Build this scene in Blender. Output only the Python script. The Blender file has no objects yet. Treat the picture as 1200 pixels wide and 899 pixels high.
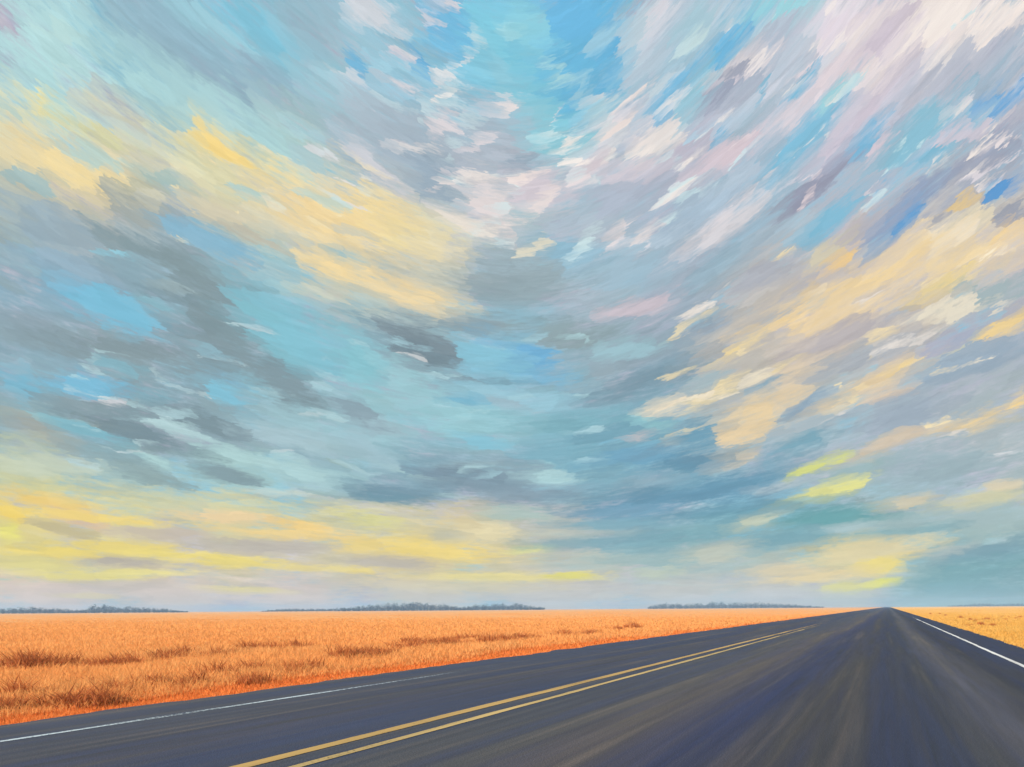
import bpy, math, random
import numpy as np
R = math.radians
scene = bpy.context.scene
C = scene.collection

# ------------------------------------------------------------------ camera, exposure
CAM_H = 1.25
F = 942.0                 # focal length in 1200-px-wide pixels
YAW = math.atan(441.0/F)  # the road runs along +Y, the camera looks to the left of it
ROLL = 0.007
EXPO = 0.4
cam = bpy.data.cameras.new('camera')
cam.sensor_width = 36.0
cam.lens = F/1200*36
cam.shift_y = (714-449.5)/1200
cam.clip_start = 0.05
cam.clip_end = 20000
cam_o = bpy.data.objects.new('camera', cam); C.objects.link(cam_o)
cam_o.location = (0, 0, CAM_H)
cam_o.rotation_mode = 'QUATERNION'
from mathutils import Quaternion, Vector, Matrix
cam_o.rotation_quaternion = (Quaternion((0,0,1), YAW) @ Quaternion((1,0,0), math.pi/2) @ Quaternion((0,0,1), -ROLL))
scene.camera = cam_o
scene.view_settings.view_transform = 'Standard'
scene.view_settings.look = 'None'
scene.view_settings.gamma = 1.0
scene.view_settings.exposure = EXPO
scene.view_settings.use_curve_mapping = False
scene.cycles.volume_bounces = 1
scene.cycles.max_bounces = 4
scene.cycles.diffuse_bounces = 3
scene.cycles.glossy_bounces = 2
scene.cycles.transparent_max_bounces = 8

def srgb(h):
    v = [int(h[i:i+2], 16)/255 for i in (0, 2, 4)]
    return [x/12.92 if x <= .04045 else ((x+.055)/1.055)**2.4 for x in v]

# ------------------------------------------------------------------ sun
SUN_EL, SUN_AZ = R(30), R(-125)          # azimuth measured clockwise from the camera's heading
az_w = -YAW + SUN_AZ                     # clockwise from +Y in the world
sdir = Vector((math.sin(az_w)*math.cos(SUN_EL), math.cos(az_w)*math.cos(SUN_EL), math.sin(SUN_EL)))
sun = bpy.data.lights.new('sun', 'SUN'); sun.energy = 5.0; sun.angle = R(0.6); sun.color = (1.0, 0.86, 0.68)
sun_o = bpy.data.objects.new('sun', sun); C.objects.link(sun_o)
sun_o.rotation_mode = 'QUATERNION'; sun_o.rotation_quaternion = sdir.to_track_quat('Z', 'Y')
sun_o.location = (0, 0, 60)

# ------------------------------------------------------------------ world: blue sky with streaked cloud, laid out in azimuth / elevation
SKY_STRENGTH = 0.1
KS = 1.0/(SKY_STRENGTH*2**EXPO)
AZC, GA, GB, GW = 0.045, 0.22, 1.05, 0.14
def Gf(a): x = a-AZC; return GA*x + GB*(math.sqrt(x*x+GW*GW)-GW)
def pix_dir(px, py):
    u, v = px-600, 714-py
    X = u + v*ROLL; Z = v - u*ROLL
    return X, F, Z
def pix_uv(px, py):
    X, Y, Z = pix_dir(px, py)
    az = math.atan2(X, Y); el = math.atan2(Z, math.hypot(X, Y))
    return az, el*math.exp(-Gf(az)), az, el

def nd(nt, t, **kw):
    n = nt.nodes.new(t)
    for k, v in kw.items(): setattr(n, k, v)
    return n
def math_n(nt, op, a, b=None, clamp=False, c=None):
    n = nd(nt, 'ShaderNodeMath', operation=op, use_clamp=clamp)
    for i, s in enumerate((a, b, c)):
        if s is None: continue
        if isinstance(s, (int, float)): n.inputs[i].default_value = s
        else: nt.links.new(s, n.inputs[i])
    return n.outputs[0]
def vecm(nt, op, a, b=None):
    n = nd(nt, 'ShaderNodeVectorMath', operation=op)
    for i, s in enumerate((a, b)):
        if s is None: continue
        if isinstance(s, (tuple, list)): n.inputs[i].default_value = s
        else: nt.links.new(s, n.inputs[i])
    return n
def noise(nt, vec, scale, detail=3, rough=.55, dist=0.0):
    n = nd(nt, 'ShaderNodeTexNoise'); n.noise_dimensions = '3D'
    n.inputs['Scale'].default_value = scale; n.inputs['Detail'].default_value = detail
    n.inputs['Roughness'].default_value = rough; n.inputs['Distortion'].default_value = dist
    nt.links.new(vec, n.inputs['Vector'])
    return n
def ramp(nt, fac, stops, interp='LINEAR'):
    n = nd(nt, 'ShaderNodeValToRGB'); cr = n.color_ramp; cr.interpolation = interp
    while len(cr.elements) < len(stops): cr.elements.new(0.5)
    for e, (p, c) in zip(cr.elements, stops):
        e.position = p; e.color = (*c[:3], 1)
    nt.links.new(fac, n.inputs[0])
    return n.outputs[0]
def mixc(nt, fac, a, b, blend='MIX'):
    n = nd(nt, 'ShaderNodeMix', data_type='RGBA', blend_type=blend)
    n.clamp_factor = True
    for i, s in ((0, fac), (6, a), (7, b)):
        if isinstance(s, (int, float)): n.inputs[i].default_value = s
        elif isinstance(s, (tuple, list)): n.inputs[i].default_value = (*s[:3], 1)
        else: nt.links.new(s, n.inputs[i])
    return n.outputs[2]

# --- cloud washes: rows of (height in the picture, [(x, colour), ...])
WASH = {
 -40: [(60,'BBD8DC'),(220,'A4C4D2'),(400,'A8C6D6'),(560,'7CC0DE'),(700,'66B6DE'),(840,'C3CBD8'),(980,'E0DADF'),(1130,'EFE4DF')],
 40: [(60,'C0DADC'),(200,'9FBCCB'),(320,'8FBCD2'),(450,'A9C6D6'),(560,'7CC0DE'),(680,'5FB4DE'),(800,'C3CBD8'),(900,'C5CCD8'),(1000,'E2DADF'),(1120,'F5ECE6'),(1230,'ECE0E2')],
 120:[(-20,'BFDCDD'),(60,'BFDCDD'),(180,'A9C5D0'),(300,'9DB4C4'),(400,'A8C8D4'),(500,'9BBFD2'),(600,'7FC0DA'),(700,'76BEDB'),(800,'A9C3D3'),(900,'C4C3D0'),(1000,'DCD2DA'),(1100,'D3CAD4'),(1210,'C0BDCB')],
 200:[(-30,'E6D8AC'),(40,'EBD9A8'),(150,'E6DAB4'),(250,'DAD9B4'),(350,'C2D4D0'),(430,'B3BDC8'),(520,'B9BAC6'),(600,'C6C0CA'),(700,'C4BFCB'),(800,'C2BBC8'),(900,'BCC0CF'),(1000,'A9C0D4'),(1100,'A7BED2'),(1210,'B0B5C6')],
 270:[(-30,'A9B0B2'),(40,'A9B0B2'),(120,'B2B6B2'),(200,'A6B0B8'),(300,'E2D5B0'),(400,'EAD6AA'),(500,'D9D6BC'),(600,'BCC6CC'),(700,'B5BFCC'),(800,'ADB9CA'),(900,'A9BACB'),(1000,'C2BCC4'),(1100,'D8CDBE'),(1210,'E0D2BC')],
 340:[(-30,'95AEC0'),(60,'95AEC0'),(150,'93A8B4'),(250,'96A4AC'),(320,'8FB8CC'),(420,'C9C7B0'),(500,'C9C8B6'),(600,'A2ACB4'),(700,'B9BECA'),(800,'B2B4C2'),(900,'C0BAB6'),(1000,'E3CFAC'),(1100,'DACDB8'),(1210,'B9B6BE')],
 420:[(-30,'94ABB8'),(60,'94ABB8'),(150,'97A6AE'),(250,'8FA3AE'),(330,'8FB6C6'),(430,'93B3C2'),(500,'95A6B0'),(600,'8FB8D0'),(700,'A0AFBA'),(800,'9DA9B6'),(870,'C0BAB0'),(950,'D3C4B0'),(1050,'C9BEB4'),(1150,'B4B4BE'),(1240,'B4B4BE')],
 500:[(-30,'9AACB2'),(60,'9AACB2'),(150,'8D9DA5'),(250,'93A5AE'),(350,'A5C0C8'),(450,'A4C6CE'),(550,'98BECC'),(650,'86AEC2'),(750,'7FA3B8'),(850,'B4B8B4'),(950,'B5B8BE'),(1050,'AFB5C0'),(1150,'B5B8BC'),(1240,'B5B8BC')],
 560:[(-30,'C6CCA8'),(40,'C6CCA8'),(150,'B4C4C0'),(280,'B5CDCC'),(400,'9FBAC2'),(500,'8BA4B2'),(600,'96A6B2'),(700,'84A6BA'),(800,'7CA1B8'),(900,'88A6B8'),(1000,'A5B6B8'),(1100,'A9B6BE'),(1210,'B5BABC')],
 620:[(-30,'E3D289'),(40,'E3D289'),(150,'DCD193'),(280,'D9CFA0'),(400,'CFCBA4'),(480,'D3CBA2'),(560,'DACBA0'),(650,'B5BCB4'),(750,'88A6B4'),(850,'7EA3B3'),(950,'80A5B1'),(1050,'A3B4B4'),(1150,'AEBAB6'),(1240,'AEBAB6')],
 660:[(-30,'DDD08C'),(40,'DDD08C'),(150,'D6C992'),(280,'D2C6A0'),(400,'D3C9A6'),(500,'E3D08E'),(600,'D0C7A4'),(700,'BFC4B6'),(800,'A6BAB8'),(900,'B2BEB2'),(1000,'D6CE9C'),(1100,'9DB2B4'),(1210,'8AA8B2')],
 700:[(-30,'E2CDBE'),(60,'E0CBBC'),(200,'DAC8B6'),(350,'DACABE'),(500,'D9CBB2'),(650,'D0C8BA'),(800,'C8C8C0'),(900,'CAC8BE'),(1000,'C6CABA'),(1100,'97B0B0'),(1210,'8FACB0')],
}
# --- cloud streaks: x1 y1 x2 y2 half-width colour opacity
STREAKS = """
120 16 300 120 26 9DB3C2 .75
180 10 310 80 18 9FBBCB .7
200 5 310 60 10 A9D0DC .7
250 -5 350 65 11 7DC0DC .75
330 0 400 50 22 A3B8C6 .7
35 35 110 55 8 CBDBD5 .6
100 60 360 190 20 B9D8DA .7
22 125 62 116 12 F2DF98 .9
50 130 160 172 9 D9D9A8 .8
0 184 180 205 13 F4DFA8 .95
60 205 150 232 16 F6DFA4 .95
20 227 100 250 7 C9C4A8 .8
12 206 62 220 9 A9BCBE .85
140 222 200 214 8 B5B69E .7
215 152 340 205 13 F4DE98 .95
235 162 285 182 9 F7D888 .9
190 180 330 235 13 DDD9B0 .7
310 228 520 290 24 F3D8A0 .85
320 245 440 285 14 F4D9A0 .8
210 240 330 275 9 D6CCB0 .8
230 258 345 300 3 C4BCA8 .8
110 236 200 256 13 A0A8A4 .85
0 247 120 290 16 A4B0BC .8
180 256 300 305 8 84B0CE .85
120 276 200 300 9 8F9BA0 .85
190 296 260 340 15 8E9A9F .9
280 330 322 340 7 8C999E .8
120 298 165 306 4 9CCBE0 .8
60 322 180 388 17 79BADB .95
20 290 150 345 11 A3B0BF .8
408 12 460 18 11 DEDCE0 .8
505 10 537 50 15 66B4DE .85
478 62 492 70 9 5FAEDC .85
408 66 428 84 8 66B2DC .85
560 40 660 90 28 80C6DE .8
620 60 720 108 22 5CB0DA .8
700 22 732 60 12 58ACDA .8
640 0 700 28 17 60B2DF .85
580 0 640 20 14 7FC2E0 .8
630 124 722 110 9 52AAD6 .85
600 140 700 190 24 86C6D8 .8
455 60 476 70 5 CFCCD6 .9
503 86 516 100 5 DAD8DA .9
445 88 465 94 5 C5CBD6 .8
640 76 656 92 8 BFDEE0 .8
588 36 612 46 5 B6DDE6 .8
400 120 520 168 22 B7BCC8 .8
440 172 560 220 30 B3B7C3 .8
540 152 620 200 20 B8BBC7 .8
480 176 532 240 12 9FAABA .8
600 186 632 200 8 9FAABA .8
410 162 470 226 7 D2D1D6 .8
550 215 600 270 14 E5DAD8 .9
520 250 572 276 8 EFE4D8 .9
600 214 660 238 14 D9CDD4 .85
660 220 715 172 9 DFD1D6 .9
700 130 716 176 8 DBDEE0 .8
664 190 692 174 7 D4D6DC .7
740 182 800 150 11 EAE2DC .9
700 202 790 200 9 DACFD6 .8
680 238 790 216 14 B9B7C7 .8
640 282 730 270 12 BFBFCB .7
400 232 480 255 19 F4DCA0 .9
430 277 520 276 14 EDDDA6 .8
480 257 530 300 12 E6DBB8 .75
620 286 700 310 14 90B5CF .8
660 322 780 318 16 A6BCCC .75
600 305 640 278 4 ECE2C8 .8
520 332 680 342 14 9CA7AE .85
390 296 420 306 7 84B8D0 .85
345 302 450 330 11 F7DCA2 .95
420 332 545 362 13 F2D9A6 .95
770 112 800 90 5 E6E8E6 .85
748 42 790 0 11 DEDCE2 .85
745 82 780 50 13 C9CCD8 .8
768 132 802 95 8 5CB0DA .85
800 28 836 12 10 B5CEDA .7
803 92 892 15 9 58B0DC .9
800 140 830 80 10 8FC4DA .6
880 10 960 0 9 9AD0DE .8
798 62 822 40 5 D9E4E4 .8
840 112 922 40 13 B9B8C8 .8
830 96 905 60 7 E4DBDC .85
820 122 880 76 7 A4A3B6 .85
884 111 892 100 7 7DB4D2 .85
925 116 960 76 6 6FB2D4 .9
843 160 857 150 7 62ADD4 .85
900 152 1080 30 16 E2D5DA .8
960 22 1100 8 11 D9CDD8 .8
1000 32 1200 10 20 F2E8E0 .85
1060 72 1200 22 13 F1E5DE .8
990 104 1060 80 12 EDE2DE .8
1010 62 1062 28 11 CCC1D0 .8
940 202 1062 90 9 D5C7D3 .8
830 192 884 168 9 E0CAD0 .85
800 216 870 180 10 D3C6CE .8
880 226 986 122 12 79B6D6 .92
960 132 990 110 5 AFD9E0 .85
1050 112 1200 60 20 BDBAC8 .8
1120 104 1200 78 10 AAB5C6 .7
1140 122 1205 94 9 63A4D6 .95
988 192 1032 150 9 6AB1D8 .9
1020 202 1120 122 14 84B7D0 .85
1060 202 1140 154 9 74B5D4 .85
930 242 1000 170 9 B5ACBF .8
915 247 975 205 8 9F99AC .9
938 242 960 218 3 E0D2D6 .9
1005 202 1040 158 3 DCCDD6 .9
1070 182 1182 140 7 D5C9D2 .85
800 302 922 215 7 DCD6D8 .85
820 272 890 222 6 E0D8DA .8
940 282 1002 240 11 76B8D8 .9
1030 277 1102 220 12 4798CF .95
1100 218 1205 152 16 A7A2B5 .85
1100 240 1205 205 12 A7A6B8 .7
1148 232 1194 214 6 4397D2 .95
1120 224 1190 180 2.5 E0D9DE .9
1165 168 1205 154 3.5 ECE1E0 .9
980 292 1100 212 10 ACA7B7 .75
1080 272 1142 248 9 A9A5B2 .8
800 342 880 290 12 9FB3C2 .75
860 346 940 300 9 B0AEBC .7
1168 262 1205 244 11 9B9AAB .85
950 304 985 288 9 D6CDB0 .85
974 306 1000 294 8 F2CC86 .9
1110 252 1132 244 5 E7CA90 .9
1155 284 1192 272 13 F2CD88 .9
1060 298 1140 270 11 F2E4CA .9
950 348 1100 300 18 F2D6A0 .9
1080 322 1192 290 14 F1D8A6 .9
1110 262 1165 285 6 DDD3B8 .7
1060 358 1150 320 7 F7DE98 .9
1100 348 1205 330 9 A7B3B6 .8
100 352 190 386 15 7CBBD9 .9
0 368 80 386 12 99A3AD .8
0 394 120 402 11 95A1A9 .85
80 404 240 432 13 909BA1 .9
8 438 56 452 17 7DB5D1 .95
75 444 140 456 12 78B8D9 .95
150 455 200 470 9 8AB0C4 .8
220 360 290 402 17 88949A .9
280 420 380 470 18 89959D .9
200 388 300 432 13 8C989F .85
225 419 280 426 3 BBC6CC .85
180 440 220 460 3 BCCAD0 .85
245 448 290 476 9 82BBD5 .95
300 365 400 430 26 86BED3 .85
190 478 310 516 11 85939B .9
80 480 230 530 12 808F98 .92
230 545 305 568 7 8998A0 .85
60 465 130 480 7 97A4AB .85
180 490 250 520 6 C2D6D8 .85
235 520 330 550 7 BCD4D4 .85
160 535 210 555 6 BCD6D6 .85
118 467 146 471 3 D2D4D8 .9
60 490 150 520 8 82B3C7 .9
100 525 160 540 7 80A1B3 .85
0 490 90 525 11 A5A9A1 .85
80 522 220 570 9 95A6AB .85
150 550 220 572 7 99A8A8 .8
0 542 120 550 9 C9D4C0 .8
280 500 400 530 13 B4C4CC .8
310 540 400 570 11 BCD3D4 .85
300 515 400 550 4 9BB1BC .85
0 566 100 576 9 DAD499 .85
10 580 130 602 9 F2CF76 .92
0 597 32 610 8 F4D566 .95
0 620 22 626 7 EAE27A .95
80 576 400 612 12 D9D39E .7
200 600 330 610 6 EFD3A3 .9
320 610 400 625 6 F4D286 .95
60 600 130 620 7 DEBF9E .85
30 612 110 632 6 C7BA92 .85
130 625 250 628 7 C5B8AA .85
210 640 400 641 7 C0B8AF .85
60 641 210 645 7 EDD777 .92
200 655 350 662 5 EFDB74 .92
0 660 100 668 7 E2D786 .85
90 655 180 662 5 B4ABA2 .85
60 673 230 672 4 EDE088 .9
70 697 140 699 2.5 EFE274 .9
230 690 340 693 3.5 EFE182 .9
0 694 400 698 7 D8CAC0 .7
80 685 220 686 4 CDC1B5 .8
440 386 560 420 15 868F98 .9
460 402 530 425 8 7E8B95 .9
520 376 600 386 11 98A1A7 .85
600 386 720 400 11 98A3A7 .85
478 417 502 421 2.5 CACFD1 .9
560 396 660 450 12 78B2D6 .8
540 402 600 430 11 8DC0D8 .85
610 402 642 426 4 66AAD6 .8
400 402 450 440 16 8FC2D2 .85
530 440 580 446 3 899AA5 .9
450 430 560 510 14 A9CCD4 .75
500 490 640 500 18 A6CCD4 .75
560 462 680 480 12 A9CBDA .75
530 466 570 471 6 7CB5D2 .9
570 466 610 475 7 A9BAC6 .85
530 510 590 525 7 8BC0D8 .85
400 482 470 510 12 B0C0CA .8
398 472 445 500 12 95A3AE .85
400 510 460 540 11 AEC2CC .8
700 420 800 400 12 9BA5B0 .85
680 472 800 430 12 879BA9 .85
700 371 790 355 8 D0C3CB .9
690 412 770 405 7 A9C6D0 .8
600 502 740 495 11 82ACBD .8
650 522 740 505 9 759DB2 .85
600 532 700 535 12 82ADC2 .8
610 556 680 561 7 BFD8DB .9
620 541 660 545 3 ACCED7 .8
500 562 620 566 11 8797A5 .9
480 551 560 549 4 8392A1 .85
400 572 520 580 8 7A93A3 .9
420 577 500 590 5 7593A6 .9
560 582 680 580 9 91A0AE .85
700 542 800 530 11 6A9CBB .85
680 602 800 590 9 709EBD .85
720 570 800 562 5 9CB0BD .85
640 602 760 600 5 7A9CB5 .85
640 617 800 612 5 86A9BC .85
762 482 802 469 10 F6E4C6 .95
740 486 775 500 7 9FC8CE .85
730 515 760 511 5 BBBABD .85
400 606 470 615 8 DBD896 .85
420 640 590 649 10 F4DA7E .95
540 628 600 624 9 E7DAAE .85
400 642 450 635 7 EFD686 .85
590 647 650 643 3.5 DFDF9C .85
400 655 520 662 6 BBB4AB .85
500 626 540 628 7 B9BAA8 .7
400 668 440 668 4 F2DA7E .9
480 676 700 676 5 EDDE90 .9
640 674 700 675 3.5 EAE16A .9
400 697 800 692 8 CAC7BF .7
450 686 650 688 6 DBD0AC .8
700 642 800 645 7 9DB5BC .8
680 656 800 655 5 A7B9B8 .8
560 601 640 605 7 B4C2BC .8
740 672 800 668 5 C1CBB4 .8
840 422 890 394 7 F0D89E .92
870 387 960 370 7 EED096 .9
910 382 1030 352 14 F0D6A8 .9
800 482 866 438 7 F8E3B0 .95
865 447 920 428 4 F5E7CA .9
850 502 930 468 19 F1D5A4 .92
820 517 900 505 9 ECD3A8 .9
920 462 950 428 12 EAD3AE .85
830 547 890 530 7 EAD3AE .9
910 426 932 420 4 F5E1B0 .9
870 462 920 440 7 93ABBD .9
935 482 960 464 7 93A4B8 .9
920 412 1060 374 11 B7B2B7 .85
940 442 1080 398 12 B2B0B9 .85
1090 402 1170 380 9 B1ABBD .85
960 482 1090 420 11 EDD2A4 .9
1020 472 1080 450 8 E5CDAE .85
1040 436 1090 420 5 F4D99A .92
1040 382 1180 350 5 EBE2CC .85
1160 387 1205 360 8 F3D490 .95
1130 396 1160 384 5 D5D5A6 .85
1080 442 1205 400 14 A1ACBD .8
1000 502 1120 470 12 A7ACBA .8
1080 512 1205 468 9 EFD29A .92
1170 477 1205 460 7 F5D48E .92
980 542 1100 500 9 DFC9AC .85
900 532 980 510 9 78A1B7 .9
800 502 832 520 12 689CB9 .9
800 577 900 564 12 6B9AB7 .88
870 575 960 560 3 C6C9CE .85
920 562 985 534 4 E0E382 .92
910 592 1020 565 8 E2DE8A .9
980 577 1025 560 5 E8E592 .92
850 622 920 600 7 CBCDB0 .8
910 613 1040 602 8 69A0A8 .9
950 621 1040 612 3.5 BAC6C8 .85
850 642 960 625 9 78A2B3 .85
1020 562 1205 540 10 A7B3BA .8
1040 592 1100 580 5 D8CDAE .85
1100 592 1205 582 8 D8D3AA .85
1160 573 1205 567 3.5 DECFAE .85
1163 532 1192 531 2.5 DCDEE0 .9
1050 612 1205 605 9 B0BCBE .75
800 652 880 640 8 C8CAB7 .8
950 657 1090 637 11 E7D8A8 .9
1000 668 1060 659 8 F1DC7A .92
890 681 1020 671 6 ECD69E .9
870 673 960 667 5 E3D2A8 .8
1000 690 1058 678 4.5 EAE764 .95
960 689 1030 685 4 E5DE86 .85
1090 652 1150 640 5 B8C2BE .8
1100 657 1205 640 8 82A0AC .88
1070 682 1205 665 12 769FAA .88
1060 697 1205 690 8 83A9B1 .88
800 700 960 696 5 CBCDCB .8
640 592 900 566 9 6592AC .55
690 640 860 626 8 78A4B4 .7
760 610 900 590 6 6795AE .7
780 545 860 538 9 5F90AE .7
270 350 330 374 6 88BACB .8
150 342 212 366 5 8FB4C6 .75
300 404 352 428 6 88B8CA .75
225 405 262 420 4 9CBCCA .75
110 425 170 440 5 8CB6CA .75
520 112 620 150 11 B4C0CE .65
600 20 640 62 9 9CCFE0 .65
660 92 722 140 7 B8D4DE .65
700 152 762 120 7 DAD6DC .75
560 70 610 100 8 A4CCDC .6
730 10 760 60 9 C6D2DC .7
690 60 720 30 6 C0D8E2 .6
260 215 332 242 5 B6CECE .8
340 222 432 244 4 C4D4CE .75
60 172 152 192 5 BED6D4 .75
162 197 232 226 6 B0C3C1 .8
370 262 450 284 4 C6CCC0 .7
960 327 1042 300 4 C4C0C2 .75
1090 332 1152 304 4 BFBAC0 .75
1000 347 1062 326 3 CAC2BC .75
600 641 782 632 6 84A7B4 .75
820 606 960 590 6 6C9AAE .7
720 586 900 572 5 6490AC .7
1000 628 1120 616 5 86AAB2 .7
0 600 200 613 4 F4D878 .85
120 648 330 655 3 F0DC78 .85
20 673 160 677 3 E9DC84 .85
250 618 420 632 4 F2D48C .85
0 646 120 652 4 EFD870 .85
300 664 470 668 3 EBD98C .8
"""
def build_world():
    w = bpy.data.worlds.new('World'); scene.world = w; w.use_nodes = True
    nt = w.node_tree; nt.nodes.clear()
    out = nd(nt, 'ShaderNodeOutputWorld')
    sky = nd(nt, 'ShaderNodeTexSky', sky_type='NISHITA', sun_disc=False)
    sky.sun_elevation = SUN_EL; sky.sun_rotation = az_w; sky.altitude = 300; sky.dust_density = 1.5
    tc = nd(nt, 'ShaderNodeTexCoord')
    vr = nd(nt, 'ShaderNodeVectorRotate', rotation_type='Z_AXIS')
    nt.links.new(tc.outputs['Generated'], vr.inputs['Vector']); vr.inputs['Angle'].default_value = -YAW
    sp = nd(nt, 'ShaderNodeSeparateXYZ'); nt.links.new(vr.outputs[0], sp.inputs[0])
    az = math_n(nt, 'ARCTAN2', sp.outputs[0], sp.outputs[1])
    el = math_n(nt, 'ARCSINE', math_n(nt, 'MAXIMUM', sp.outputs[2], 0.0))
    # the cloud field repeats, mirrored, in each quarter of the compass
    azf = math_n(nt, 'SUBTRACT', math_n(nt, 'PINGPONG', math_n(nt, 'ADD', az, math.pi/4), math.pi/2), math.pi/4)
    x = math_n(nt, 'SUBTRACT', azf, AZC)
    root = math_n(nt, 'SQRT', math_n(nt, 'ADD', math_n(nt, 'MULTIPLY', x, x), GW*GW))
    g = math_n(nt, 'ADD', math_n(nt, 'MULTIPLY', x, GA), math_n(nt, 'MULTIPLY', math_n(nt, 'SUBTRACT', root, GW), GB))
    V = math_n(nt, 'MULTIPLY', el, math_n(nt, 'EXPONENT', math_n(nt, 'MULTIPLY', g, -1.0)))
    cmb = nd(nt, 'ShaderNodeCombineXYZ'); nt.links.new(azf, cmb.inputs[0]); nt.links.new(V, cmb.inputs[1])
    UV = cmb.outputs[0]
    def scaled(sx, sy, off=0.0):
        m = nd(nt, 'ShaderNodeMapping'); nt.links.new(UV, m.inputs[0])
        m.inputs['Scale'].default_value = (sx, sy, 1); m.inputs['Location'].default_value = (off, off*1.7, off)
        return m.outputs[0]
    n1 = noise(nt, scaled(9, 26, 3.1), 1, 2, .5)
    n2 = noise(nt, scaled(26, 110, 7.7), 1, 3, .6)
    d1 = vecm(nt, 'MULTIPLY', vecm(nt, 'SUBTRACT', n1.outputs['Color'], (.5, .5, .5)).outputs[0], (.045, .020, 0))
    d2 = vecm(nt, 'MULTIPLY', vecm(nt, 'SUBTRACT', n2.outputs['Color'], (.5, .5, .5)).outputs[0], (.022, .008, 0))
    # less wander near the horizon, where the streaks lie flat
    damp = nd(nt, 'ShaderNodeMapRange'); nt.links.new(el, damp.inputs[0])
    damp.inputs[1].default_value = 0.0; damp.inputs[2].default_value = 0.25; damp.inputs[3].default_value = .25; damp.inputs[4].default_value = 1.0
    dv = nd(nt, 'ShaderNodeVectorMath', operation='SCALE')
    nt.links.new(vecm(nt, 'ADD', d1.outputs[0], d2.outputs[0]).outputs[0], dv.inputs[0]); nt.links.new(damp.outputs[0], dv.inputs['Scale'])
    W0 = vecm(nt, 'ADD', UV, dv.outputs[0]).outputs[0]
    # cloud breaks up into flakes drawn out along the wind: within a flake the colour hardly changes
    def flakes(sx, sy, off, amt, rnd):
        q = vecm(nt, 'MULTIPLY_ADD', W0, (sx, sy, 0)); q.inputs[2].default_value = (off, off*2.3, 0)
        wv = vecm(nt, 'MULTIPLY', vecm(nt, 'SUBTRACT', e2.outputs['Color'], (.5, .5, .5)).outputs[0], (.5, .9, 0))
        q2 = vecm(nt, 'ADD', q.outputs[0], wv.outputs[0]).outputs[0]
        v = nd(nt, 'ShaderNodeTexVoronoi', voronoi_dimensions='2D', feature='F1'); v.inputs['Scale'].default_value = 1; v.inputs['Randomness'].default_value = rnd
        nt.links.new(q2, v.inputs['Vector'])
        df = vecm(nt, 'SUBTRACT', v.outputs['Position'], q2)
        return vecm(nt, 'MULTIPLY', df.outputs[0], (amt/sx, amt/sy, 0)).outputs[0], v.outputs['Color']
    e1 = noise(nt, scaled(17, 110, 1.3), 1, 4, .65)
    e2 = noise(nt, scaled(60, 360, 5.9), 1, 3, .7)
    o1, vc1 = flakes(19, 80, 4.0, .36, .95)
    o2, vc2 = flakes(40, 180, 9.0, .42, 1.0)
    ov = nd(nt, 'ShaderNodeVectorMath', operation='SCALE')
    nt.links.new(vecm(nt, 'ADD', o1, o2).outputs[0], ov.inputs[0]); nt.links.new(damp.outputs[0], ov.inputs['Scale'])
    W = vecm(nt, 'ADD', W0, ov.outputs[0]).outputs[0]
    # bristly edge noise: 1 + k*(n-.5)
    edge = math_n(nt, 'ADD', math_n(nt, 'MULTIPLY', e1.outputs[0], 1.1), math_n(nt, 'MULTIPLY', e2.outputs[0], 1.0))
    edge = math_n(nt, 'MINIMUM', math_n(nt, 'ADD', edge, .08), 1.75)
    # thin cloud over the whole dome
    b = noise(nt, scaled(4.5, 16, 11.0), 1, 6, .6)
    def k(h):
        c = list(srgb(h)) if isinstance(h, str) else [float(v) for v in h]
        if c[2] > c[0]*1.08: c = [c[0]*.88, c[1]*1.0, c[2]*1.0]     # the cool greys lean to turquoise
        if c[2] > c[0]*2.3: c = [c[0]+.2*(c[2]/2.3-c[0])+.01, c[1]*1.06, c[2]]
        return [v*KS for v in c]
    gen = ramp(nt, b.outputs[0], [(.30, srgb('5FB4DE')), (.42, srgb('8FC9DA')), (.50, srgb('AFC2CE')), (.56, srgb('B9B5C6')), (.66, srgb('E2DADC')), (.75, srgb('F1E2C4'))])
    gs = nd(nt, 'ShaderNodeVectorMath', operation='SCALE'); nt.links.new(gen, gs.inputs[0]); gs.inputs['Scale'].default_value = KS
    col = mixc(nt, .85, sky.outputs[0], gs.outputs[0])
    # every streak is (loc, angle, half-length, half-width, colour, opacity, softness)
    S = []
    for y, row in WASH.items():
        for i, (xx, h) in enumerate(row):
            hw = 70 if y < 540 else 42
            S.append((xx-75, y, xx+75, y, hw, h, .95, .8, True))
    # small dabs of broken cloud, coloured like the cloud around them
    pts = np.array([(xx, y) for y, row in WASH.items() for xx, h in row], float); pc = np.array([srgb(h) for row in WASH.values() for xx, h in row])
    def around(px, py):
        d2_ = ((pts[:, 0]-px)/1.3)**2 + (pts[:, 1]-py)**2; w_ = 1/(d2_+250)**1.5
        return (pc*w_[:, None]).sum(0)/w_.sum()
    rd = random.Random(5)
    def dab(px, py, hl, hw, ang, colr, op): return (px-hl*math.cos(ang), py+hl*math.sin(ang), px+hl*math.cos(ang), py-hl*math.sin(ang), hw, colr, op, .85, False)
    def drift(px, py):     # the way the cloud is drawn out at a place
        u, v, a_, e_ = pix_uv(px, py); x_ = a_-AZC
        return math.atan(e_*(GA+GB*x_/math.sqrt(x_*x_+GW*GW))*1.0)
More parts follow.
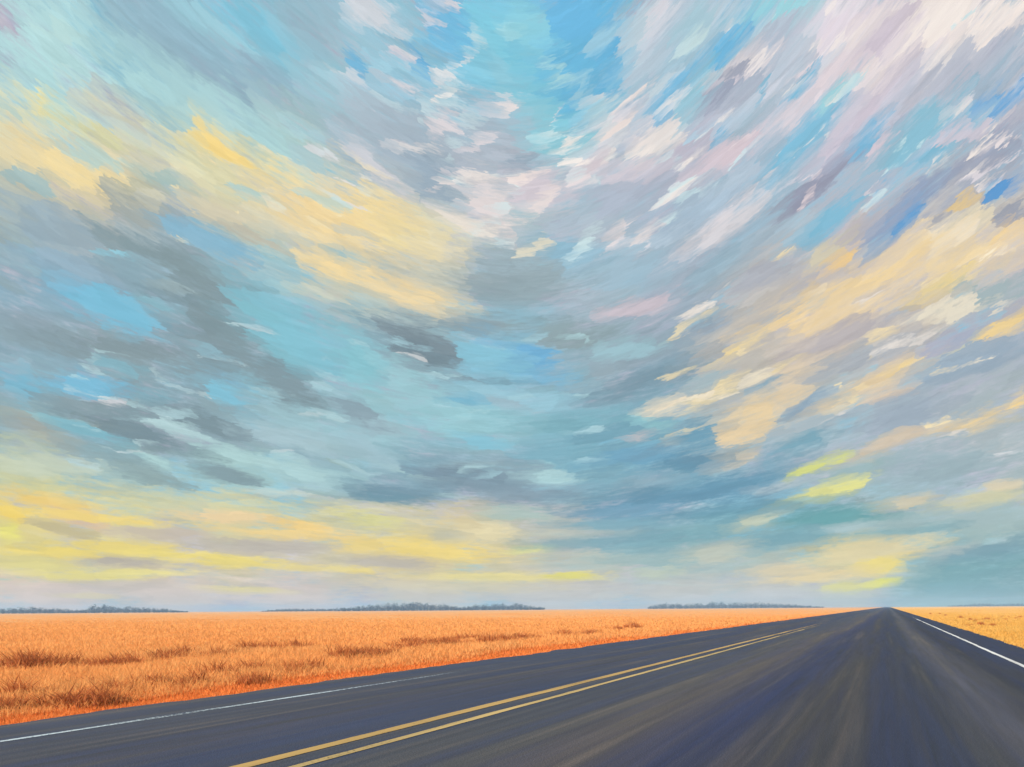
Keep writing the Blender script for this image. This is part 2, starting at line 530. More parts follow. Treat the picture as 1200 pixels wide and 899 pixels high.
    for _ in range(330):
        px, py = rd.uniform(-20, 1220), 690*rd.uniform(0, 1)**.9
        lo = py > 540
        o_ = around(px+rd.uniform(-90, 90), py+rd.uniform(-45, 45) if not lo else py+rd.uniform(-18, 18))*rd.choice((.80, .9, 1.06, 1.16, 1.26))
        S.append(dab(px, py, rd.uniform(18, 52), rd.uniform(3, 8)*(.55 if lo else 1), drift(px, py)+rd.uniform(-.16, .16), o_, rd.uniform(.4, .75)))
    for ln in STREAKS.strip().splitlines():
        a = ln.split(); warm = int(a[5][:2], 16) > int(a[5][4:], 16)+40
        low = float(a[1]) > 555
        S.append((*[float(v) for v in a[:4]], float(a[4])*(1.25 if low else 1.08), a[5], float(a[6])*(.92 if warm and not low else .97), (.95 if warm and not low else .7), False))
    # bright torn edges in the high cloud
    for x0, x1, y0, y1, cnt, hs in ((520,800,110,290,46,('F4EAE2','EADFDF','F0E2DC','DCE6E8')), (800,1200,10,250,52,('F4EBE4','E8DCE0','F2E6DE','D6E4E8')), (380,560,10,240,26,('E8E4E2','D6E0E4','E2DADC')),
                                (780,1190,280,520,34,('F8ECD2','F6E2B4','EFE6DC')), (200,440,165,280,12,('F8E6B8','E6E4D0','F2DCA8')), (60,420,380,560,26,('C6D8DC','BCD2D8','D2D8DA')), (420,760,380,560,22,('BED6DC','B4D0DA'))):
        for _ in range(cnt):
            px, py = rd.uniform(x0, x1), rd.uniform(y0, y1)
            an = drift(px, py)+rd.uniform(-.25, .25)
            hi = 480 < px < 800 and py < 300
            if hi: an = rd.uniform(-.2, 1.0)
            S.append(dab(px, py, rd.uniform(7, 26), rd.uniform(1.3, 3.2)*(1.5 if hi else 1), an, srgb(rd.choice(hs)), rd.uniform(.5, .9)))
    def params(x1, y1, x2, y2, hw, h, op, soft, flow):
        u1, v1, a1, e1_ = pix_uv(x1, y1); u2, v2, a2, e2_ = pix_uv(x2, y2)
        um, vm, am, em = pix_uv((x1+x2)/2, (y1+y2)/2)
        ang = 0.0 if flow else math.atan2(v2-v1, u2-u1)
        hl = math.hypot(u2-u1, 0 if flow else v2-v1)/2
        th = math.atan2(abs(y2-y1), abs(x2-x1)+1e-6)
        slope = min(1/max(math.cos(th), .55), 1.6)
        hv = hw/F*math.cos(am)*slope*math.exp(-Gf(am))
        grow = 1.0 if flow else 1.12
        return ((um, vm, 0), ang, hl*grow+ (0 if flow else hw/F*.5), hv*(1.0 if flow else 1.25), k(h), op, soft)
    P = [params(*s) for s in S]
    # fine filaments inside the cloud, stronger in some places than others
    f1 = noise(nt, scaled(20, 240, 2.2), 1, 4, .7); f2 = noise(nt, scaled(7, 20, 8.8), 1, 2, .5)
    amp = nd(nt, 'ShaderNodeMapRange'); nt.links.new(f2.outputs[0], amp.inputs[0])
    amp.inputs[1].default_value = .35; amp.inputs[2].default_value = .65; amp.inputs[3].default_value = .10*SKY_STRENGTH; amp.inputs[4].default_value = .34*SKY_STRENGTH
    svc = nd(nt, 'ShaderNodeSeparateXYZ'); nt.links.new(vecm(nt, 'ADD', vc1, vc2).outputs[0], svc.inputs[0])
    cell = math_n(nt, 'MULTIPLY', math_n(nt, 'SUBTRACT', svc.outputs[0], 1.0), .07*SKY_STRENGTH)
    stren0 = math_n(nt, 'ADD', math_n(nt, 'MULTIPLY', math_n(nt, 'SUBTRACT', f1.outputs[0], .5), amp.outputs[0]), SKY_STRENGTH)
    stren = math_n(nt, 'ADD', stren0, cell)
    # the dome is split into tiles; each tile only evaluates the streaks that reach it
    RMAX = 1.75
    def reach(p):
        (u, v, _), ang, hl, hv = p[:4]; c, sn = abs(math.cos(ang)), abs(math.sin(ang))
        ex = RMAX*math.hypot(hl*c, hv*sn); ey = RMAX*math.hypot(hl*sn, hv*c)
        return u-ex, u+ex, v-ey, v+ey
    RE = [reach(p) for p in P]
    CH = 14
    SOCK = (('Color', 'NodeSocketColor'), ('Vector', 'NodeSocketVector'), ('Edge', 'NodeSocketFloat'), ('Strength', 'NodeSocketFloat'))
    uniq = [0]
    def streaks(gt, idx, c, vec, edg):
        for q in range(0, len(idx), CH):
            ma = nd(gt, 'ShaderNodeVectorMath', operation='MULTIPLY_ADD')   # ties this batch to the one before it, so few values are live at once
            uniq[0] += 1; tiny = 1e-8*(1+.01*uniq[0])
            gt.links.new(c, ma.inputs[0]); ma.inputs[1].default_value = (tiny, tiny, tiny); gt.links.new(vec, ma.inputs[2])
            for k_ in idx[q:q+CH]:
                loc, ang, hl, hv, colr, op, soft = P[k_]
                m = nd(gt, 'ShaderNodeMapping', vector_type='TEXTURE')
                m.inputs['Location'].default_value = loc; m.inputs['Rotation'].default_value = (0, 0, ang)
                m.inputs['Scale'].default_value = (hl, hv, 1)
                gt.links.new(ma.outputs[0], m.inputs[0])
                d = math_n(gt, 'SUBTRACT', edg, vecm(gt, 'LENGTH', m.outputs[0]).outputs['Value'])
                mr = nd(gt, 'ShaderNodeMapRange'); gt.links.new(d, mr.inputs[0])
                mr.inputs[1].default_value = 0.0; mr.inputs[2].default_value = soft; mr.inputs[3].default_value = 0.0; mr.inputs[4].default_value = op
                c = mixc(gt, mr.outputs[0], c, colr)
        return c
    def into_group(tree, ins, body):
        gt = bpy.data.node_groups.new('cloud_tile', 'ShaderNodeTree')
        for nm, ty in SOCK: gt.interface.new_socket(nm, in_out='INPUT', socket_type=ty)
        gt.interface.new_socket('Shader', in_out='OUTPUT', socket_type='NodeSocketShader')
        gi = nd(gt, 'NodeGroupInput'); go = nd(gt, 'NodeGroupOutput')
        gt.links.new(body(gt, [gi.outputs[i] for i in range(4)]), go.inputs[0])
        gn = nd(tree, 'ShaderNodeGroup'); gn.node_tree = gt
        for i, sck in enumerate(ins): tree.links.new(sck, gn.inputs[i])
        return gn.outputs[0]
    def leaf(idx):
        def body(gt, ins):
            b_ = nd(gt, 'ShaderNodeBackground')
            gt.links.new(streaks(gt, idx, ins[0], ins[1], ins[2]), b_.inputs[0]); gt.links.new(ins[3], b_.inputs['Strength'])
            return b_.outputs[0]
        return body
    def tile(tree, ins, idx, box, depth):
        idx = [k_ for k_ in idx if RE[k_][1] > box[0] and RE[k_][0] < box[1] and RE[k_][3] > box[2] and RE[k_][2] < box[3]]
        best = None
        if len(idx) > 26 and depth < 6:
            for axis in (0, 1):
                vals = sorted(min(max(P[k_][0][axis], box[axis*2]), box[axis*2+1]) for k_ in idx)
                for fq in (.35, .5, .65):
                    t = vals[int(len(vals)*fq)]
                    if not box[axis*2]+.004 < t < box[axis*2+1]-.004: continue
                    nl = sum(RE[k_][axis*2] < t for k_ in idx); nr = sum(RE[k_][axis*2+1] > t for k_ in idx)
                    sc = nl*nl+nr*nr
                    if best is None or sc < best[0]: best = (sc, axis, t)
        if best is None: return into_group(tree, ins, leaf(idx))
        _, axis, t = best
        lo = list(box); hi = list(box); lo[axis*2+1] = t; hi[axis*2] = t
        def body(gt, ins_):
            sp_ = nd(gt, 'ShaderNodeSeparateXYZ'); gt.links.new(ins_[1], sp_.inputs[0])
            mx = nd(gt, 'ShaderNodeMixShader')
            gt.links.new(math_n(gt, 'GREATER_THAN', sp_.outputs[axis], t), mx.inputs[0])
            gt.links.new(tile(gt, ins_, idx, lo, depth+1), mx.inputs[1]); gt.links.new(tile(gt, ins_, idx, hi, depth+1), mx.inputs[2])
            return mx.outputs[0]
        return into_group(tree, ins, body)
    nt.links.new(tile(nt, [col, W, edge, stren], list(range(len(P))), [-2, 2, -1, 3], 0), out.inputs[0])
    w.cycles.sampling_method = 'MANUAL'; w.cycles.sample_map_resolution = 256
build_world()

# ------------------------------------------------------------------ helpers
def mesh_from(name, verts, faces_flat, nper, mat=None, smooth=False, attr=None):
    """verts Nx3, faces MxK"""
    me = bpy.data.meshes.new(name)
    verts = np.asarray(verts, np.float32); faces = np.asarray(faces_flat, np.int32)
    me.vertices.add(len(verts)); me.vertices.foreach_set('co', verts.ravel())
    M = len(faces)
    me.loops.add(M*nper); me.loops.foreach_set('vertex_index', faces.ravel())
    me.polygons.add(M); me.polygons.foreach_set('loop_start', np.arange(M, dtype=np.int32)*nper)
    if smooth: me.polygons.foreach_set('use_smooth', np.ones(M, bool))
    if attr:
        for an, av in attr.items():
            at = me.attributes.new(an, 'FLOAT', 'POINT'); at.data.foreach_set('value', np.asarray(av, np.float32))
    me.update(calc_edges=True)
    if mat: me.materials.append(mat)
    return me
def obj(name, me, parent=None, loc=(0,0,0)):
    o = bpy.data.objects.new(name, me); C.objects.link(o); o.location = loc
    if parent: o.parent = parent
    return o
def tag(o, label=None, cat=None, group=None, kind=None):
    if label: o['label'] = label
    if cat: o['category'] = cat
    if group: o['group'] = group
    if kind: o['kind'] = kind
    return o
def mat_new(name):
    m = bpy.data.materials.new(name); m.use_nodes = True
    nt = m.node_tree; bs = nt.nodes['Principled BSDF']
    return m, nt, bs
def ground_at(px, py):
    """world point where the line of sight through a picture point meets the field"""
    X, Y, Z = pix_dir(px, py)
    t = -CAM_H/Z*1.0
    X, Y = X*t, Y*t
    c, s = math.cos(YAW), math.sin(YAW)
    return np.array([X*c - Y*s, X*s + Y*c])
def cam_xy(fx, fy):
    c, s = math.cos(YAW), math.sin(YAW)
    return fx*c - fy*s, fx*s + fy*c
rng = np.random.default_rng(7)
def vnoise(x, y, seed=0):
    """smooth value noise on arrays"""
    xi = np.floor(x).astype(np.int64); yi = np.floor(y).astype(np.int64)
    xf = x-xi; yf = y-yi
    def hsh(a, b):
        n = (a*374761393 + b*668265263 + seed*974634777) & 0xffffffff
        n = ((n ^ (n >> 13))*1274126177) & 0xffffffff
        return ((n ^ (n >> 16)) & 0xffff)/65535.0
    u = xf*xf*(3-2*xf); v = yf*yf*(3-2*yf)
    return (hsh(xi, yi)*(1-u)+hsh(xi+1, yi)*u)*(1-v) + (hsh(xi, yi+1)*(1-u)+hsh(xi+1, yi+1)*u)*v

# ------------------------------------------------------------------ field (the ground)
RL, RR = -9.06, 3.62        # asphalt edges
FAR = 2500.0
def ground_z(x, y):
    d = np.maximum(np.maximum(RL-x, x-RR), 0)
    k = np.clip((d-1.0)/8, 0, 1)
    near = (vnoise(x*.16, y*.16, 3)-.5)*.16 + (vnoise(x*.5, y*.5, 5)-.5)*.05
    far = np.clip((np.hypot(x, y)-200)/1500, 0, 1)
    return -.05 - .02*np.clip(d, 0, 1) + near*k*(1-far) - .12*k*(1-far)

def field_material():
    m, nt, bs = mat_new('dry_grass_field')
    geo = nd(nt, 'ShaderNodeNewGeometry')
    sx = nd(nt, 'ShaderNodeSeparateXYZ'); nt.links.new(geo.outputs['Position'], sx.inputs[0])
    n1 = noise(nt, vecm(nt, 'MULTIPLY', geo.outputs['Position'], (.03, .012, 0)).outputs[0], 1, 5, .6)
    n2 = noise(nt, vecm(nt, 'MULTIPLY', geo.outputs['Position'], (.6, .35, 0)).outputs[0], 1, 5, .65)
    n3 = noise(nt, vecm(nt, 'MULTIPLY', geo.outputs['Position'], (9, 9, 9)).outputs[0], 1, 3, .7)
    c1 = ramp(nt, n1.outputs[0], [(.36, (0.679, 0.324, 0.126)), (.5, (0.731, 0.387, 0.151)), (.64, (0.748, 0.441, 0.185))])
    c2 = ramp(nt, n2.outputs[0], [(.3, (0.574, 0.234, 0.084)), (.55, (0.731, 0.378, 0.151)), (.75, (0.757, 0.432, 0.185))])
    c = mixc(nt, .45, c1, c2)
    c = mixc(nt, .3, c, ramp(nt, n3.outputs[0], [(.3, (0.479, 0.198, 0.076)), (.6, (0.731, 0.387, 0.160))]))
    gold = nd(nt, 'ShaderNodeMapRange'); nt.links.new(sx.outputs[0], gold.inputs[0])
    gold.inputs[1].default_value = 1; gold.inputs[2].default_value = 3
    c = mixc(nt, gold.outputs[0], c, mixc(nt, .55, c, (.82, .48, .12)))
    nt.links.new(c, bs.inputs['Base Color']); bs.inputs['Roughness'].default_value = .95
    bs.inputs['Specular IOR Level'].default_value = .1
    bmp = nd(nt, 'ShaderNodeBump'); bmp.inputs['Strength'].default_value = .5; bmp.inputs['Distance'].default_value = .06
    nt.links.new(math_n(nt, 'ADD', n2.outputs[0], n3.outputs[0]), bmp.inputs['Height']); nt.links.new(bmp.outputs[0], bs.inputs['Normal'])
    return m
def axis_pts():
    p = [0.0]; s = .8
    while p[-1] < FAR:
        p.append(min(p[-1]+s, FAR)); s *= 1.045
    p = np.array(p); return np.concatenate([-p[:0:-1], p])
ax = axis_pts(); gx, gy = np.meshgrid(ax-3, ax, indexing='ij')
gz = ground_z(gx, gy)
V_ = np.stack([gx.ravel(), gy.ravel(), gz.ravel()], 1); n = len(ax)
ii, jj = np.meshgrid(np.arange(n-1), np.arange(n-1), indexing='ij'); a0 = (ii*n+jj).ravel()
field = obj('field', mesh_from('field', V_, np.stack([a0, a0+n, a0+n+1, a0+1], 1), 4, field_material(), True))
tag(field, 'flat orange field of dry grass reaching to the horizon', 'field', kind='structure')

# ------------------------------------------------------------------ road
def asphalt_material():
    m, nt, bs = mat_new('asphalt')
    geo = nd(nt, 'ShaderNodeNewGeometry'); P = geo.outputs['Position']
    warp = noise(nt, vecm(nt, 'MULTIPLY', P, (.45, .022, 0)).outputs[0], 1, 3, .5)
    sx = nd(nt, 'ShaderNodeSeparateXYZ'); nt.links.new(P, sx.inputs[0])
    lat = math_n(nt, 'ADD', sx.outputs[0], math_n(nt, 'MULTIPLY', math_n(nt, 'SUBTRACT', warp.outputs[0], .5), 1.5))
    t = nd(nt, 'ShaderNodeMapRange'); nt.links.new(lat, t.inputs[0]); t.inputs[1].default_value = RL; t.inputs[2].default_value = RR
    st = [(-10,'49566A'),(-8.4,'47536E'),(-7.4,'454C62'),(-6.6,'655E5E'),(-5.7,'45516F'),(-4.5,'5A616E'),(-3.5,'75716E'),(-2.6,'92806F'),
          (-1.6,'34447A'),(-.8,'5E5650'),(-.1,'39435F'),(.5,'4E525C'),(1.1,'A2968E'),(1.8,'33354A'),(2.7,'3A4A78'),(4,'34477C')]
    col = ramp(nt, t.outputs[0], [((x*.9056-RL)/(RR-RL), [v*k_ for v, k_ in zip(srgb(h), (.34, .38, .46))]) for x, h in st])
    s1 = noise(nt, vecm(nt, 'MULTIPLY', P, (2.0, .045, 0)).outputs[0], 1, 5, .6)
    col = mixc(nt, .5, col, ramp(nt, s1.outputs[0], [(.34, srgb('15171F')), (.43, srgb('1E2A50')), (.50, srgb('2A2D42')), (.57, srgb('37383E')), (.68, srgb('5C544F'))]))
    s2 = noise(nt, vecm(nt, 'MULTIPLY', P, (8, .22, 0)).outputs[0], 1, 5, .7)
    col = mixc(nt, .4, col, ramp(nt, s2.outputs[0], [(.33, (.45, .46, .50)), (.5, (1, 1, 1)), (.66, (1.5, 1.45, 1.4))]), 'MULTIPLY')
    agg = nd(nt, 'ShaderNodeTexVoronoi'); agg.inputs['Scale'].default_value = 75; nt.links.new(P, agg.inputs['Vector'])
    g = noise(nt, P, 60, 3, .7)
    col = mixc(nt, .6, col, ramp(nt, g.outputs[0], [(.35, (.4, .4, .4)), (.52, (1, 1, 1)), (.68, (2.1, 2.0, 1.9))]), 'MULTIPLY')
    nt.links.new(col, bs.inputs['Base Color'])
    nt.links.new(math_n(nt, 'ADD', math_n(nt, 'MULTIPLY', s1.outputs[0], .3), .62), bs.inputs['Roughness'])
    bs.inputs['Specular IOR Level'].default_value = .35
    bmp = nd(nt, 'ShaderNodeBump'); bmp.inputs['Strength'].default_value = .55; bmp.inputs['Distance'].default_value = .008
    nt.links.new(agg.outputs['Distance'], bmp.inputs['Height']); nt.links.new(bmp.outputs[0], bs.inputs['Normal'])
    return m
def ys_road():
    y = [-40.0]
    while y[-1] < 2480:
        d = abs(y[-1]); y.append(y[-1] + (.3 if d < 60 else .3+(d-60)*.03))
    return np.array(y)
ry = ys_road(); N = len(ry)
def jit(y, amp, seed):
    k = np.clip(1-(np.abs(y)-60)/200, .0, 1)
    return ((vnoise(y*.7, y*0, seed)-.5)*1.4 + (vnoise(y*3.1, y*0, seed+1)-.5)*.6)*amp*k
xl = RL+jit(ry, .22, 11); xr = RR+jit(ry, .10, 23)
cols = [np.stack([xl-.1, ry, ry*0-.15], 1), np.stack([xl, ry, ry*0], 1), np.stack([ry*0-3, ry, ry*0], 1), np.stack([xr, ry, ry*0], 1), np.stack([xr+.1, ry, ry*0-.15], 1)]
RV = np.concatenate(cols); fs = []
i0 = np.arange(N-1)
for c in range(4): fs.append(np.stack([c*N+i0, (c+1)*N+i0, (c+1)*N+i0+1, c*N+i0+1], 1))
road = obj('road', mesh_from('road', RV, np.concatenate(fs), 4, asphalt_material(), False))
tag(road, 'long straight dark asphalt road with worn streaks', 'road', kind='structure')

def paint_material(name, base, wear, fade_from=None, fade_to=None):
    m, nt, bs = mat_new(name)
    geo = nd(nt, 'ShaderNodeNewGeometry'); P = geo.outputs['Position']
    n1 = noise(nt, P, 22, 5, .7); n2 = noise(nt, vecm(nt, 'MULTIPLY', P, (3, .25, 0)).outputs[0], 1, 3, .6)
    col = mixc(nt, ramp(nt, n2.outputs[0], [(.35, (0,0,0)), (.65, (1,1,1))]), [b*.72 for b in base], base)
    nt.links.new(col, bs.inputs['Base Color']); bs.inputs['Roughness'].default_value = .65
    s = math_n(nt, 'ADD', math_n(nt, 'MULTIPLY', n1.outputs[0], .7), math_n(nt, 'MULTIPLY', n2.outputs[0], .5))
    if fade_from is not None:    # the paint is worn away further along the road
        sx = nd(nt, 'ShaderNodeSeparateXYZ'); nt.links.new(P, sx.inputs[0])
        f = nd(nt, 'ShaderNodeMapRange'); nt.links.new(sx.outputs[1], f.inputs[0])
        f.inputs[1].default_value = fade_from; f.inputs[2].default_value = fade_to; f.inputs[3].default_value = 0; f.inputs[4].default_value = .42
        s = math_n(nt, 'SUBTRACT', s, f.outputs[0])
    a = nd(nt, 'ShaderNodeMapRange'); nt.links.new(s, a.inputs[0]); a.inputs[1].default_value = wear; a.inputs[2].default_value = wear+.12
    nt.links.new(a.outputs[0], bs.inputs['Alpha'])
    return m
def line(name, x, w, mat, seed, y1=2300):
    yy = ry[(ry > -30) & (ry < y1)]; n = len(yy)
    l = x-w/2+jit(yy, .018, seed); r = x+w/2+jit(yy, .018, seed+5)
    v = np.concatenate([np.stack([l, yy, yy*0+.004], 1), np.stack([r, yy, yy*0+.004], 1)])
    i = np.arange(n-1)
    return obj(name, mesh_from(name, v, np.stack([i, n+i, n+i+1, i+1], 1), 4, mat), road)
wl = paint_material('white_paint_worn', (.50, .60, .68), .45, 8, 22)
wr = paint_material('white_paint', (.66, .68, .70), .36, 60, 130)
ye = paint_material('yellow_paint', (.45, .285, .08), .395, 30, 100)
ye2 = paint_material('yellow_paint_pale', (.48, .34, .125), .395, 26, 95)
line('edge_line', -7.81, .085, wl, 31)['label'] = 'thin worn white edge line beside the orange field'
line('centre_line', -4.71, .16, ye, 41)['label'] = 'wider yellow centre line'
line('centre_line', -4.30, .11, ye2, 51)['label'] = 'narrower pale yellow centre line'
line('edge_line', 2.52, .10, wr, 61)['label'] = 'white edge line beside the golden verge'

# ------------------------------------------------------------------ grass
def grass_material(name, stops, trans=.5):
    m, nt, bs = mat_new(name)
    at = nd(nt, 'ShaderNodeAttribute'); at.attribute_name = 'tint'
    c = ramp(nt, at.outputs['Fac'], stops)
    nt.nodes.remove(bs)
    d = nd(nt, 'ShaderNodeBsdfDiffuse'); t = nd(nt, 'ShaderNodeBsdfTranslucent'); mx = nd(nt, 'ShaderNodeMixShader')
    nt.links.new(c, d.inputs[0]); nt.links.new(c, t.inputs[0]); mx.inputs[0].default_value = trans
    nt.links.new(d.outputs[0], mx.inputs[1]); nt.links.new(t.outputs[0], mx.inputs[2])
    nt.links.new(mx.outputs[0], nt.nodes['Material Output'].inputs[0])
    return m
def blades(x, y, z, h, w, lean, tint, rng):
    """tapered bent blades: two quads and a tip = 5 verts, 3 tris"""
    n = len(x); a = rng.uniform(0, 2*np.pi, n); la = rng.uniform(0, 2*np.pi, n)
    wx, wy = np.cos(a)*w/2, np.sin(a)*w/2
    lx, ly = np.cos(la)*lean, np.sin(la)*lean
    v = np.zeros((n, 5, 3))
    v[:, 0] = np.stack([x-wx, y-wy, z-.03], 1); v[:, 1] = np.stack([x+wx, y+wy, z-.03], 1)
    mx, my, mz = x+lx*.3, y+ly*.3, z+h*.6
    v[:, 2] = np.stack([mx-wx*.75, my-wy*.75, mz], 1); v[:, 3] = np.stack([mx+wx*.75, my+wy*.75, mz], 1)
    v[:, 4] = np.stack([x+lx, y+ly, z+h], 1)
    b = np.arange(n)[:, None]*5
    f = np.concatenate([b+np.array([[0, 1, 3]]), b+np.array([[0, 3, 2]]), b+np.array([[2, 3, 4]])])
    return v.reshape(-1, 3), f, np.repeat(tint, 5)
g_field = grass_material('straw', [(0, (.60, .225, .075)), (.35, (.78, .35, .12)), (.7, (.84, .43, .16)), (1, (.87, .50, .21))])
g_verge = grass_material('red_straw', [(0, (.66, .18, .052)), (.5, (.78, .255, .075)), (1, (.82, .35, .115))])
g_gold = grass_material('gold_straw', [(0, (0.557, 0.270, 0.067)), (.5, (0.713, 0.423, 0.109)), (1, (0.766, 0.522, 0.176))])
g_tuft = grass_material('russet_grass', [(0, (.36, .12, .05)), (.5, (.56, .20, .075)), (1, (.74, .32, .11))])

def scatter(n, side, dmin, dmax, r2):
    """points over the field in front of the camera, denser close by"""
    out = []
    while sum(len(o) for o in out) < n:
        u = r2.uniform(0, 1, n*2)
        D = dmin*(dmax/dmin)**u                      # log-uniform depth
        s = r2.uniform(-.74, .74, n*2)
        fx, fy = D*s, D
        c, sn = math.cos(YAW), math.sin(YAW)
        x = fx*c-fy*sn; y = fx*sn+fy*c
        if side < 0: k = x < RL+jit(y, .22, 11)+.15
        else: k = x > RR+jit(y, .10, 23)-.12
        out.append(np.stack([x[k], y[k], D[k]], 1))
    return np.concatenate(out)[:n]
def grass_cover(name, n, side, dmin, dmax, mat, hrange, label, seed, edge=None):
    r2 = np.random.default_rng(seed)
    p = scatter(n, side, dmin, dmax, r2); x, y, D = p.T
    if edge is not None:
        dd = (RL-x) if side < 0 else (x-RR)
        wob = (vnoise(x*.5, y*.28, 91)-.5)*1.5
        keep = (dd+wob*(edge[1] < 50) < edge[1]) & (dd+wob*(edge[0] > 0) > edge[0]) & (dd > -.02-.16*r2.uniform(0, 1, len(x))**3); x, y, D = x[keep], y[keep], D[keep]
    z = ground_z(x, y)
    patch = vnoise(x*.35, y*.22, 71)*.6 + vnoise(x*1.3, y*1.1, 77)*.4
    h = (hrange[0] + (hrange[1]-hrange[0])*r2.beta(2, 3, len(x)))*(.6+.8*patch)
    dd = np.abs((RL-x) if side < 0 else (x-RR))
    h *= np.clip(.35+dd*.4, .35, 1)
    w = np.clip(.0014*D, .012, .16)*r2.uniform(.6, 1.3, len(x))
    h *= np.clip(1.0-(D-28)/140, .16, 1)
    lean = h*r2.uniform(.1, .8, len(x))
    tint = np.clip(.38+.5*patch+r2.normal(0, .10, len(x)), 0, 1)
    even = np.clip((D-22)/70, 0, .85); tint = tint*(1-even)+.72*even
    v, f, t = blades(x, y, z, h, w, lean, tint, r2)
    o = obj(name, mesh_from(name, v, f, 3, mat, False, {'tint': t}))
    return tag(o, label, 'grass', kind='stuff')
grass_cover('field_grass', 420000, -1, 7, 420, g_field, (.10, .34), 'pale orange dry grass covering the wide field', 1, (.75, 1e9))
grass_cover('verge_grass', 330000, -1, 7, 160, g_verge, (.08, .22), 'short red orange grass along the asphalt beside the worn white line', 2, (-9, 1.35))
grass_cover('golden_grass', 110000, 1, 9, 420, g_gold, (.08, .30), 'short golden grass on the verge beside the clear white line', 3, (-9, 1e9))

# dry tufts, each a thing of its own
def tuft_mesh(seed, hgt, wid, nb=110):
    r2 = np.random.default_rng(seed)
    q = np.clip(r2.normal(0, .36, (nb, 2)), -.6, .6)*wid; q[:, 1] *= .6
    x, y = q.T
    h = hgt*r2.uniform(.45, 1.0, nb)*np.exp(-(x/wid)**2*1.2)
    v, f, t = blades(x, y, x*0, h, r2.uniform(.016, .034, nb), h*r2.uniform(.15, .75, nb), np.clip(r2.normal(.45, .24, nb), 0, 1), r2)
    return mesh_from('grass_tuft', v, f, 3, g_tuft, False, {'tint': t})
TM = [tuft_mesh(100+i, .50+.06*(i % 3), .45+.1*(i % 4)) for i in range(8)]
def sow(spans, label, group, size, seed):
    r2 = random.Random(seed)
    for x1, y1, x2, y2, cnt in spans:
        for i in range(cnt):
            t = (i+r2.uniform(.15, .85))/cnt
            px = x1+(x2-x1)*t; py = y1+(y2-y1)*t+r2.uniform(-1.4, 1.4)
            x, y = ground_at(px, py)
            if RL-.4 < x < RR+.4: continue
            o = obj('grass_tuft', r2.choice(TM), None, (x, y, float(ground_z(np.array([x]), np.array([y]))[0])-.01))
            s = size*r2.uniform(.65, 1.2)
            o.scale = (s*r2.uniform(.9, 1.5), s*r2.uniform(.9, 1.5), s*r2.uniform(.7, 1.05)); o.rotation_euler.z = r2.uniform(0, 6.28)
            tag(o, label, 'grass', group)
sow([(-10,832,25,828,4),(15,817,60,815,4),(60,826,132,822,6),(102,803,122,800,3),(130,812,160,810,3),(170,803,205,800,4),(208,805,240,802,3),(253,792,272,790,3),(288,802,305,797,3),(290,787,312,784,3),(330,788,375,784,4)],
    'rust brown grass tuft in the ragged row nearest the red orange roadside strip', 'rust brown tufts by the roadside', .75, 1)
sow([(-10,777,32,775,5),(30,775,92,774,8),(88,776,128,774,5),(138,776,172,768,5),(188,769,222,765,5),(235,768,282,763,6),(284,760,306,757,4),(316,757,330,755,2),(345,754,365,753,2)],
    'reddish brown grass tuft in the long row out in the field behind paler grass', 'reddish brown tufts out in the field', 1.0, 2)
sow([(398,772,462,766,7),(462,760,530,754,9),(475,750,560,746,9),(530,753,612,747,9),(590,750,640,745,6),(650,744,668,742,3),(684,742,702,740,3),(720,736,752,732,4)],
    'small russet grass tuft in the dense dark patch where field and road draw together', 'russet tufts in the dense patch', .95, 3)
sow([(1088,720,1110,720,3),(1120,724,1150,728,4),(1135,732,1165,735,4),(1150,727,1180,725,3),(1170,722,1200,723,4)],
    'amber brown grass tuft in the golden field beside the clear white edge line', 'amber tufts in the golden field', .8, 4)

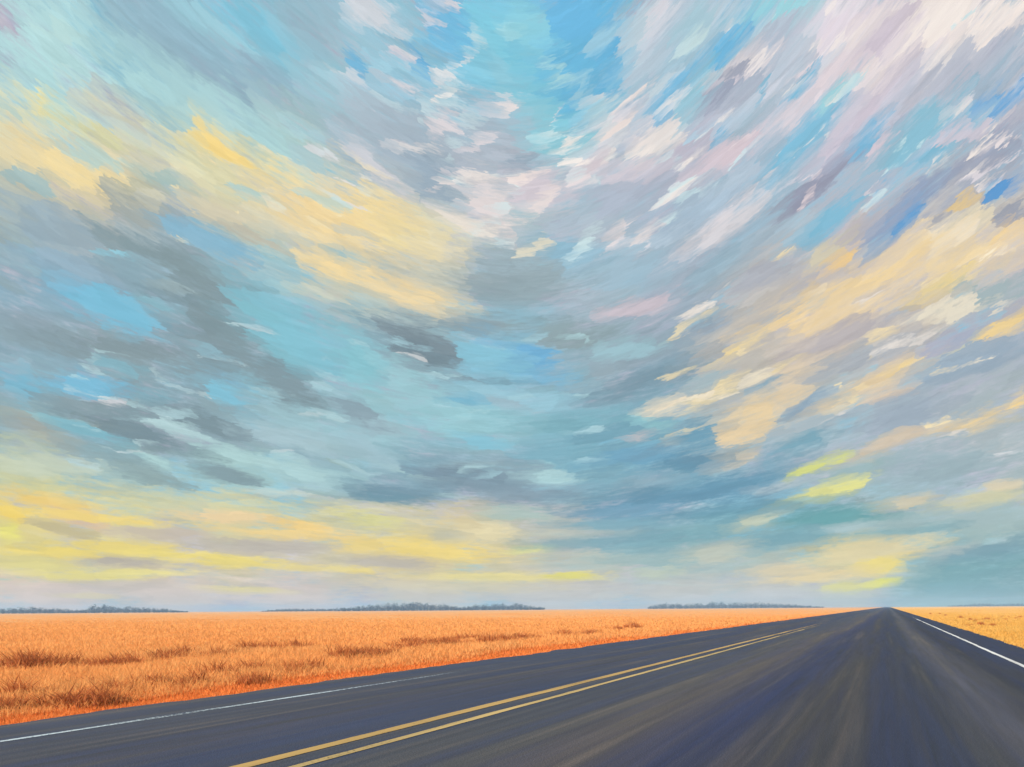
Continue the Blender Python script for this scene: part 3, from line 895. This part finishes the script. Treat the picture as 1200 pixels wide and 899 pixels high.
# ------------------------------------------------------------------ far woods
def foliage_material():
    m, nt, bs = mat_new('far_foliage')
    at = nd(nt, 'ShaderNodeAttribute'); at.attribute_name = 'tint'
    c = ramp(nt, at.outputs['Fac'], [(0, (.014, .032, .060)), (.6, (.028, .052, .090)), (1, (.05, .078, .115))])  # leaf colours tinted with the blue of distant air, on top of the haze volume
    nt.links.new(c, bs.inputs['Base Color']); bs.inputs['Roughness'].default_value = .9; bs.inputs['Specular IOR Level'].default_value = .1
    return m
FOL = foliage_material()
def wood(prof, D, label, seed, rows=4, step=4.6):
    """a far belt of trees; prof = [(picture x, height in picture px)], D = distance"""
    r2 = np.random.default_rng(seed); VV, FF, TT = [], [], []; base = 0
    xs = np.array([p[0] for p in prof]); hs = np.array([p[1] for p in prof])
    X0, X1 = (xs[0]-600)/F*D, (xs[-1]-600)/F*D
    for r in range(rows):
        DD = D + r*14.0
        for X in np.arange(X0, X1, step):
            X = X + r2.uniform(-step*.5, step*.5); px = 600+X/D*F
            H = np.interp(px, xs, hs)/F*D*(r2.uniform(.42, .98) if r else r2.uniform(.3, .6))
            if H < 1.2: continue
            fx, fy = X, DD + r2.uniform(-5, 5); x, y = cam_xy(fx, fy)
            cw = max(2.6, H*r2.uniform(.36, .55))
            # trunk: tapered, five sided
            k = np.arange(5)/5*2*np.pi; rad = .03*H+.06
            tv = np.concatenate([np.stack([x+np.cos(k)*rad, y+np.sin(k)*rad, k*0-.4], 1), np.stack([x+np.cos(k)*rad*.4, y+np.sin(k)*rad*.4, k*0+H*.7], 1)])
            tf = np.concatenate([[[i, (i+1) % 5, 5+(i+1) % 5], [i, 5+(i+1) % 5, 5+i]] for i in range(5)])
            VV.append(tv); FF.append(tf+base); TT.append(np.zeros(10)); base += 10
            # crown: leaf clumps through an uneven ellipsoid
            nl = 130
            dirs = r2.normal(0, 1, (nl, 3)); dirs /= np.linalg.norm(dirs, axis=1)[:, None]
            rr = r2.uniform(.45, 1.0, nl)[:, None]
            cpos = dirs*rr*np.array([cw, cw, H*.54]) + np.array([x, y, H*.46])
            cpos[:, 2] = np.maximum(cpos[:, 2], .3)
            s = r2.uniform(.35, .75, nl)*max(1.0, H*.11)
            q = r2.normal(0, 1, (nl, 3, 3)); q /= np.linalg.norm(q, axis=2)[:, :, None]
            lv = (cpos[:, None, :] + q*s[:, None, None]*1.1).reshape(-1, 3)
            VV.append(lv); FF.append(np.arange(nl*3).reshape(-1, 3)+base); base += nl*3
            TT.append(np.repeat(np.clip(r2.normal(.5, .22, nl)+.2*dirs[:, 2], 0, 1), 3))
    o = obj('far_wood', mesh_from('far_wood', np.concatenate(VV), np.concatenate(FF), 3, FOL, False, {'tint': np.concatenate(TT)}))
    tag(o, label, 'wood', kind='stuff')
wood([(-40,8),(-10,8),(10,10),(35,9),(60,7),(80,4),(90,7),(103,12),(122,11),(150,8),(180,6),(200,3),(207,1)], 1150, 'blue grey belt of trees with a rounded hump on the horizon, close to a lower flat belt', 1)
wood([(308,2),(325,4),(350,4),(380,4),(402,5)], 1500, 'thin low grey streak of trees leading up to the tallest belt on the horizon', 2)
wood([(398,5),(420,8),(445,10),(466,13),(490,12),(510,11),(535,6),(545,4)], 1200, 'tallest dark blue belt of trees on the horizon with a domed outline', 3)
wood([(543,5),(556,9),(580,10),(600,10),(620,7),(640,3)], 1250, 'shorter ragged blue belt of trees adjoining the tallest domed belt', 4)
wood([(764,4),(775,8),(790,9),(810,7),(845,10),(870,8),(905,8),(925,6),(945,4),(968,1.5)], 1600, 'long low slate belt of trees on the horizon closest to the end of the road', 5)
wood([(1120,1.5),(1140,3),(1155,5),(1175,3.5),(1195,4),(1240,5)], 2250, 'faint teal belt of trees on the horizon beyond the golden field', 6)

# ------------------------------------------------------------------ haze
def haze():
    s = 2560; z0, z1 = -1.5, 23.0
    v = [(x, y, z) for z in (z0, z1) for x, y in ((-s, -s), (s, -s), (s, s), (-s, s))]
    f = [(3, 2, 1, 0), (4, 5, 6, 7), (0, 1, 5, 4), (1, 2, 6, 5), (2, 3, 7, 6), (3, 0, 4, 7)]
    m = bpy.data.materials.new('haze'); m.use_nodes = True; nt = m.node_tree; nt.nodes.clear()
    out = nd(nt, 'ShaderNodeOutputMaterial'); pv = nd(nt, 'ShaderNodeVolumePrincipled')
    pv.inputs['Color'].default_value = (.36, .62, 1.0, 1); pv.inputs['Density'].default_value = .00030
    pv.inputs['Anisotropy'].default_value = .0
    nt.links.new(pv.outputs[0], out.inputs['Volume'])
    o = obj('haze', mesh_from('haze', v, f, 4, m)); tag(o, 'pale blue haze lying over the far fields', 'haze', kind='stuff')
haze()
